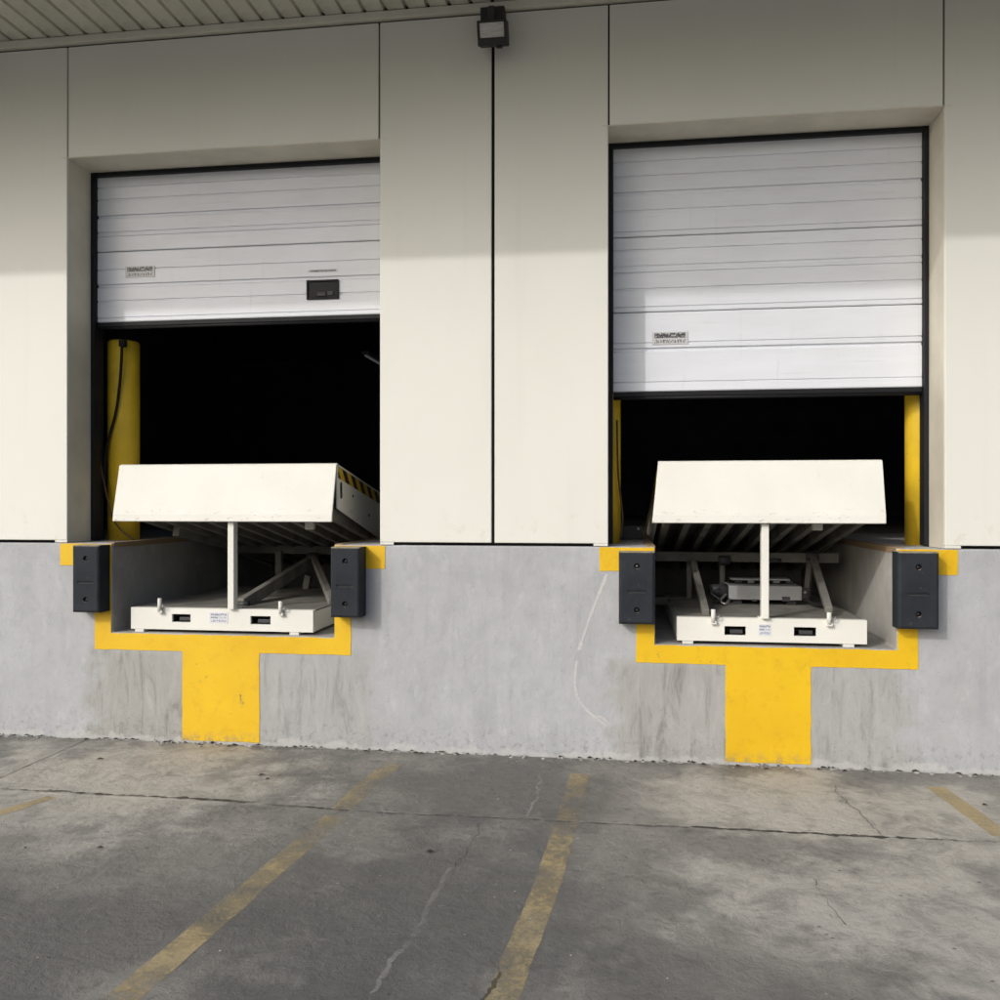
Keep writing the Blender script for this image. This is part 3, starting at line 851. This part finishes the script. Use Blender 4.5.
    # --- deck: sloping plate, joists, side skirts
    yb = 2.58
    slope = cfg['slope']
    dz = lambda y: ztop + 0.001 - slope * (y - 0.09)      # top of the deck
    jz = lambda y: 1.455 - 0.20 * (y - 0.10)              # underside of the joists
    dx0, dx1 = tx0 + 0.004, tx1 - 0.004
    bm = bmesh.new()
    f = bm_poly(bm, [(dx0, 0.106, dz(0.106)), (dx0, yb, dz(yb)), (dx0, yb, dz(yb) - 0.010), (dx0, 0.106, dz(0.106) - 0.010)])
    bm_extrude(bm, f, (dx1 - dx0, 0, 0))
    obj('deck', bm, 'cream', T)
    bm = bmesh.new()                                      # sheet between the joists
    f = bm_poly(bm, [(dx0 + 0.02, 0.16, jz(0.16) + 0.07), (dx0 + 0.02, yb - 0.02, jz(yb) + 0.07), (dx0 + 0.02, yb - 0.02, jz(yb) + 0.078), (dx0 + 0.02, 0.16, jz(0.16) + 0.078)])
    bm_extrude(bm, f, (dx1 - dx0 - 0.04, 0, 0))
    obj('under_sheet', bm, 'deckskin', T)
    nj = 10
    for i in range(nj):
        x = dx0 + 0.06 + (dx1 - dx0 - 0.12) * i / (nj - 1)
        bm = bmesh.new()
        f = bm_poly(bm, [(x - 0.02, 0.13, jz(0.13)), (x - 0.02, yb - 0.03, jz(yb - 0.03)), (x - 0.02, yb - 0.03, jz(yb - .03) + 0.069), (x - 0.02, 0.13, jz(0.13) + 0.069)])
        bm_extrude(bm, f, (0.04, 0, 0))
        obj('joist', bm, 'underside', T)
    for s, x in ((-1, dx0), (1, dx1)):
        xa = x if s < 0 else x - 0.008
        bm = bmesh.new()
        yy0 = 0.095
        pts = [(yy0, dz(0.11) - 0.011), (yb, dz(yb) - 0.011), (yb, jz(yb) - 0.02), (0.10, jz(0.1) + 0.060)]
        slot_c = (0.185, dz(0.185) - 0.155)
        hole = []
        for k in range(16):
            a = 2 * math.pi * k / 16
            hole.append((0.032 * math.cos(a) + slot_c[0], slot_c[1] + 0.022 * math.sin(a) + (0.035 if math.sin(a) > 0 else -0.035)))
        lps = bm_holes(bm, [(xa, p[0], p[1]) for p in pts], [[(xa, p[0], p[1]) for p in hole]])
        fs = list(bm.faces)
        r = bmesh.ops.extrude_face_region(bm, geom=fs)
        bmesh.ops.translate(bm, verts=[g_ for g_ in r['geom'] if isinstance(g_, bmesh.types.BMVert)], vec=(0.008, 0, 0))
        sk = obj('side_skirt', bm, 'cream', T)
        xo = xa - 0.0035 if s < 0 else xa + 0.0085
        bm = bmesh.new()
        f = bm_poly(bm, [(xo, 0.115, dz(0.115) - 0.016), (xo, yb, dz(yb) - 0.016), (xo, yb, dz(yb) - 0.088), (xo, 0.115, dz(0.115) - 0.088)])
        bm_extrude(bm, f, (0.003, 0, 0))
        tag(obj('hazard_strip', bm, 'hazard', sk), 'black and yellow striped edge strip')
        for (y, dzv) in ((0.42, 0.15), (0.80, 0.22)):
            tube('bolt', [(xo, y, dz(y) - dzv), (xo + s * 0.006, y, dz(y) - dzv)], 0.009, 'dark', sk, 8)
    # --- prop post holding the lip
    px, _ = WP(*cfg['post'], 0.035)
    pw = 0.042
    zt = zlow + 0.05
    p = box('prop_post', px - pw / 2, px + pw / 2, 0.000, 0.060, zb1 + 0.0002, zt, 'cream', T, 0.004)
    box('post_foot', px - pw / 2 - 0.012, px + pw / 2 + 0.012, 0.032, 0.10, zb1 - 0.0008, zb1 + 0.006, 'cream', p, 0.001)
    # --- lifting frame: beam under the deck, arms, struts (photo points at stated depths)
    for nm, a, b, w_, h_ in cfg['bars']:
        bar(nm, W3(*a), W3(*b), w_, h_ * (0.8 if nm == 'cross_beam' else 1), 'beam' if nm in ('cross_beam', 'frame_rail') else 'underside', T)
    for (u, v, Y, r) in cfg['knuckles']:
        c = W3(u, v, Y)
        tube('pivot', [c - Vector((0.04, 0, 0)), c + Vector((0.04, 0, 0))], r, 'dark', T, 10)
    for (u, v, Y) in cfg['lugs']:
        c = W3(u, v, Y)
        zz = jz(Y) + 0.0
        box('lug', c.x - 0.032, c.x + 0.032, Y - 0.02, Y + 0.02, zz - 0.035, zz + 0.02, 'white_pin', T, 0.008)
    return T

left = leveler(dict(lip=(-3.284, -1.799), liptop=(-3.300, -1.803), base=(-3.194, -1.945),
    pockets=((172, 614.3, 190.5, 622), (250.5, 616.3, 270.5, 624.3)), feet=((139, 630), (294, 633)),
    pins=((161, 598, 613), (281.5, 601, 615.5)), sticker=(209.5, 612.5, 228, 623), post=(233, 570), slope=0.172,
    bars=(('cross_beam', (225, 548, 1.45), (372, 551, 1.45), 0.05, 0.085),
          ('lift_arm', (241, 605, 0.22), (313, 560, 1.38), 0.05, 0.085),
          ('strut', (332, 602, 0.40), (313, 556, 1.38), 0.045, 0.045),
          ('frame_post', (279, 551, 1.42), (280, 600, 1.42), 0.05, 0.05),
          ('frame_rail', (281, 592.5, 1.42), (310, 592.5, 1.42), 0.05, 0.05),
          ('strut', (306, 592, 1.40), (309, 575, 1.40), 0.07, 0.05),
          ('deck_beam', (176, 531, 0.55), (276, 559, 2.2), 0.05, 0.07)),
    knuckles=((313, 557, 1.33, 0.035), (243, 604, 0.22, 0.022)), lugs=((310, 523, 0.35),)),
    'cream leveler propped open beneath the windowed door, hazard-striped side showing, leftmost pit')
right = leveler(dict(lip=(0.189, 1.521), liptop=(0.229, 1.530), base=(0.340, 1.432),
    pockets=((724.5, 626.5, 746, 635), (794, 627.5, 816.5, 636)), feet=((688, 643), (849, 646)),
    pins=((713, 609, 624), (828.5, 612, 626)), sticker=(758.5, 624, 771, 635.5), post=(764.5, 570), slope=0.172,
    bars=(('cross_beam', (640, 556, 1.02), (838, 558, 1.02), 0.05, 0.085),
          ('lift_arm', (706, 613, 0.15), (693, 562, 0.98), 0.042, 0.042),
          ('lift_arm', (829, 610, 0.15), (813, 558, 0.98), 0.042, 0.042),
          ('frame_post', (722, 556, 1.08), (722, 600, 1.08), 0.035, 0.035),
          ('strut', (810, 560, 1.10), (806, 604, 1.0), 0.035, 0.035),
          ('frame_post', (689, 560, 1.10), (689, 604, 1.10), 0.035, 0.035),
          ('frame_rail', (654, 601, 1.10), (690, 601, 1.10), 0.04, 0.055)),
    knuckles=((724, 560, 1.0, 0.035), (812, 556, 0.99, 0.035), (775, 560, 0.99, 0.012)), lugs=((817, 531, 0.30),)),
    'cream leveler propped open under the taller door, grey power unit beneath its deck')

# power unit standing on the base plate of the right leveler
a, b = WP(729, 604, 0.72), WP(802, 590, 0.72)
pu = thing('power_unit', ((a[0] + b[0]) / 2, 0.85, 0.8625), 'grey hydraulic power unit low on the base of the right leveler', 'power unit')
zb = 0.8625
box('housing', a[0], b[0], 0.72, 0.98, zb + 0.035, zb + 0.13, 'unit', pu, 0.006)
for x in (a[0] + 0.06, b[0] - 0.06):
    box('foot', x - 0.03, x + 0.03, 0.76, 0.94, zb, zb + 0.0345, 'dark', pu, 0.003)
box('top_tray', a[0] + 0.01, b[0] - 0.03, 0.84, 0.975, zb + 0.1303, zb + 0.1345, 'dark', pu, 0.001)
box('lid', a[0] + 0.03, b[0] - 0.05, 0.86, 0.97, zb + 0.1545, zb + 0.166, 'unit', pu, 0.003)
for k in range(5):
    x = a[0] + 0.06 + k * 0.085
    box('coil', x, x + 0.045, 0.87, 0.95, zb + 0.1350, zb + 0.1540, ('dark', 'steel')[k % 2], pu, 0.004)
for u in (754.5, 786):
    q = WP(u, 600, 0.72)
    box('vent', q[0] - (0.016 if u < 760 else 0.026), q[0] + (0.016 if u < 760 else 0.026), 0.716, 0.7195, q[1] - 0.008, q[1] + (0.006 if u < 760 else 0.022), 'dark', pu, 0.001)
tube('motor', [(a[0] - 0.005, 0.80, zb + 0.09), (a[0] - 0.12, 0.80, zb + 0.085)], [0.048, 0.042], 'dark', pu, 16)
tube('hose', spline([(a[0] - 0.02, 0.73, zb + 0.07), (a[0] - 0.06, 0.69, zb + 0.03), (a[0] - 0.03, 0.66, zb + 0.012), (a[0] + 0.0, 0.69, zb + 0.04)]), 0.010, 'steel', pu)
tube('hose', spline([(a[0] - 0.06, 0.74, zb + 0.11), (a[0] - 0.12, 0.70, zb + 0.08), (a[0] - 0.07, 0.68, zb + 0.04), (a[0] - 0.10, 0.72, zb + 0.012)]), 0.008, 'dark', pu)
box('valve_block', b[0] + 0.001, b[0] + 0.045, 0.74, 0.80, zb + 0.04, zb + 0.115, 'dark', pu, 0.005)
tube('fitting', [(b[0] + 0.02, 0.735, zb + 0.09), (b[0] + 0.02, 0.70, zb + 0.09)], 0.012, 'steel', pu, 10)
tube('hose', spline([(b[0] + 0.02, 0.72, zb + 0.05), (b[0] + 0.06, 0.66, zb + 0.02), (b[0] + 0.12, 0.60, zb + 0.012), (b[0] + 0.2, 0.8, zb + 0.012)]), 0.010, 'cable', pu)

# ================================================================== BUMPERS
def bumper(x0, x1, z0, z1, dep, label):
    T = thing('dock_bumper', ((x0 + x1) / 2, -dep / 2, z0), label, 'bumper', 'rubber bumpers on the dock edge')
    c = 0.022
    def ring(y, i): return [(x0 + i, y, z0 + i), (x1 - i, y, z0 + i), (x1 - i, y, z1 - i), (x0 + i, y, z1 - i)]
    bm = bmesh.new()
    xm = (x0 + x1) / 2
    hs = []
    for zc_ in (z0 + 0.085, z1 - 0.085):
        hs.append([(xm + 0.017 * math.cos(2 * math.pi * k / 14), -dep, zc_ + 0.017 * math.sin(2 * math.pi * k / 14)) for k in range(14)])
    zm = (z0 + z1) / 2 - 0.02
    hs.append([(xm - 0.055, -dep, zm - 0.007), (xm + 0.055, -dep, zm - 0.007), (xm + 0.055, -dep, zm + 0.007), (xm - 0.055, -dep, zm + 0.007)])
    lps = bm_holes(bm, ring(-dep, c * 0.7), hs)
    prev = lps[0]
    for y, i in ((-dep + c * 0.25, c * 0.25), (-dep + c * 0.8, 0.0), (-0.0045, 0.0)):
        nx = [bm.verts.new(p) for p in ring(y, i)]
        for k in range(4):
            bm.faces.new((prev[k], prev[(k + 1) % 4], nx[(k + 1) % 4], nx[k]))
        prev = nx
    bm.faces.new(prev)
    for lp, dd in zip(lps[1:], (0.03, 0.03, 0.006)):
        bk = [bm.verts.new(v.co + Vector((0, dd, 0))) for v in lp]
        for k in range(len(lp)):
            bm.faces.new((lp[k], lp[(k + 1) % len(lp)], bk[(k + 1) % len(lp)], bk[k]))
        bm.faces.new(bk)
    obj('rubber_block', bm, 'bumper', T)
    for zc_ in (z0 + 0.085, z1 - 0.085):
        tube('bolt', [(xm, -dep + 0.0295, zc_), (xm, -dep + 0.013, zc_)], 0.010, 'steel' if (zc_ > z0 + 0.2 and x0 > -0.2 and x0 < 0.1) else 'dark', T, 6)
    return T
bumper(-3.512, -3.322, 0.842, 1.277, 0.125, 'black rubber dock bumper left of the windowed door\'s leveler')
bumper(-1.776, -1.586, 0.842, 1.277, 0.135, 'black rubber dock bumper right of the windowed door\'s leveler, by the wide panels')
bumper(-0.008, 0.203, 0.832, 1.262, 0.115, 'black rubber dock bumper with a bright bolt beside the curved wall scuff')
bumper(1.562, 1.784, 0.835, 1.272, 0.115, 'black rubber dock bumper at the far right edge of the right pit')

# ================================================================== GUARD POSTS, CABLES
def guard_post(x, y, r, zt, label):
    T = thing('guard_post', (x, y, ZD), label, 'post', 'yellow guard posts inside the doors')
    bm = bmesh.new()
    bm_tube(bm, [(x, y, ZD), (x, y, zt - 0.012), (x, y, zt)], [r, r, r - 0.012], 24)
    obj('pipe', bm, 'post', T, smooth=False)
    bpy_o = T
    return T
gp = guard_post(-3.545, 0.52, 0.108, 2.712, 'yellow round guard post with a black cable behind the windowed door\'s left jamb')
guard_post(-0.085, 0.50, 0.088, 2.75, 'yellow guard post just inside the left jamb of the taller door')
guard_post(1.885, 0.50, 0.095, 2.75, 'yellow guard post just inside the right jamb of the taller door')
for o in bpy.data.objects:
    if o.name.startswith('pipe'):
        for p in o.data.polygons: p.use_smooth = abs(p.normal.z) < 0.5
yc = 0.395
c1 = tube('hanging_cable', spline([W3(122, 345, yc), W3(121, 368, yc), W3(118.5, 395, yc), W3(115, 416, yc), W3(109, 438, yc), W3(106, 452, yc), W3(104.5, 476, yc), W3(106, 495, yc)]), 0.010, 'cable', origin=W3(106, 495, yc))
tag(c1, 'black cable hanging down the yellow post from its plug', 'cable')
box('plug', W3(120, 345, yc).x, W3(126, 345, yc).x, yc - 0.02, yc + 0.02, W3(120, 347, yc).z, W3(120, 340, yc).z, 'cable', c1, 0.005)
c2 = tube('thin_cable', spline([W3(96, 438, .345), W3(100, 463, .35), W3(106, 492, .36), W3(113, 518, .37), W3(122, 531, .385), W3(134, 539.5, .40)]), 0.006, 'cable_b', origin=W3(134, 539.5, .40))
tag(c2, 'thin brown cable slanting across the foot of the yellow post', 'cable')
c3 = tube('thin_cable', spline([W3(617, 420, .40), W3(618, 470, .41), W3(621, 500, .43), W3(622.5, 520, .44), W3(620, 540, .42)]), 0.006, 'cable_b', origin=W3(620, 540, .42))
tag(c3, 'thin brown cable hanging beside the left post of the taller door', 'cable')
# small control box on the floor behind the right leveler's left side
x, _ = WP(634, 530, 1.0)
cb = thing('control_box', (x, 1.05, ZD), 'small dark control box on the floor at the left of the right leveler', 'box')
x = x - 0.0
box('case', x - 0.10, x + 0.06, 1.0, 1.12, ZD + 0.0055, ZD + 0.10, 'dark', cb, 0.006)
tube('knob', [(x + 0.03, 0.999, ZD + 0.08), (x + 0.03, 0.975, ZD + 0.08)], 0.010, 'white_pin', cb, 10)

# strip light far inside, seen just left of the panel edge
tl = thing('strip_light', (-3.52, 7.5, 3.6), 'small slanting strip light deep inside the dark left doorway', 'strip light')
box('housing', -3.57, -3.47, 6.4, 8.6, 3.62, 3.67, 'unit', tl, 0.004)
tube('tube', [(-3.52, 6.42, 3.605), (-3.52, 8.58, 3.605)], 0.014, 'tube', tl, 10)
for y in (6.8, 8.2): tube('hanger', [(-3.52, y, 3.67), (-3.52, y, 4.85)], 0.006, 'dark', tl, 6)

# ================================================================== FLOODLIGHT
x0, z1 = WP(478.5, 8, -0.12); x1, z0 = WP(507, 46, -0.16)
fl = thing('floodlight', ((x0 + x1) / 2, -0.02, z0), 'black wall floodlight under the canopy above the panel joint', 'floodlight')
xm = (x0 + x1) / 2
w2 = 0.088
box('mounting_box', xm - 0.080, xm + 0.068, -0.115, -0.0305, 4.44, 4.552, 'lamp_black', fl, 0.006)
box('bracket', xm - 0.030, xm + 0.010, -0.135, -0.1155, 4.445, 4.545, 'dark', fl, 0.004)
bm = bmesh.new()                                         # head: box tilted down, with a bezel
def tilt(p):
    a = R(22)
    y, z = p[1], p[2]
    return Vector((p[0] + xm + 0.003, -0.125 + y * math.cos(a) - z * math.sin(a), 4.378 + y * math.sin(a) + z * math.cos(a)))
def tbox(name, x0, x1, y0, y1, z0, z1, mat, parent, bev):
    bm = bmesh.new(); bm_box(bm, x0, x1, y0, y1, z0, z1, bev, 2)
    for v in bm.verts: v.co = tilt(v.co)
    return obj(name, bm, mat, parent)
bm.free()
hd = tbox('lamp_head', -w2, w2, -0.06, 0.05, -0.068, 0.068, 'lamp_black', fl, 0.008)
for a in ((-w2, w2, 0.054, 0.066), (-w2, w2, -0.070, -0.028)):
    tbox('bezel', a[0], a[1], -0.078, -0.0605, a[2], a[3], 'lamp_black', hd, 0.004)
for a in ((-w2, -w2 + 0.014), (w2 - 0.014, w2)):
    tbox('bezel', a[0], a[1], -0.078, -0.0605, -0.0275, 0.0535, 'lamp_black', hd, 0.003)
tbox('lens', -w2 + 0.0145, w2 - 0.0145, -0.070, -0.0605, -0.0275, 0.0535, 'lampglass', hd, 0.002)
tbox('sensor', 0.02, 0.055, -0.05, -0.02, -0.084, -0.0685, 'lamp_black', fl, 0.004)
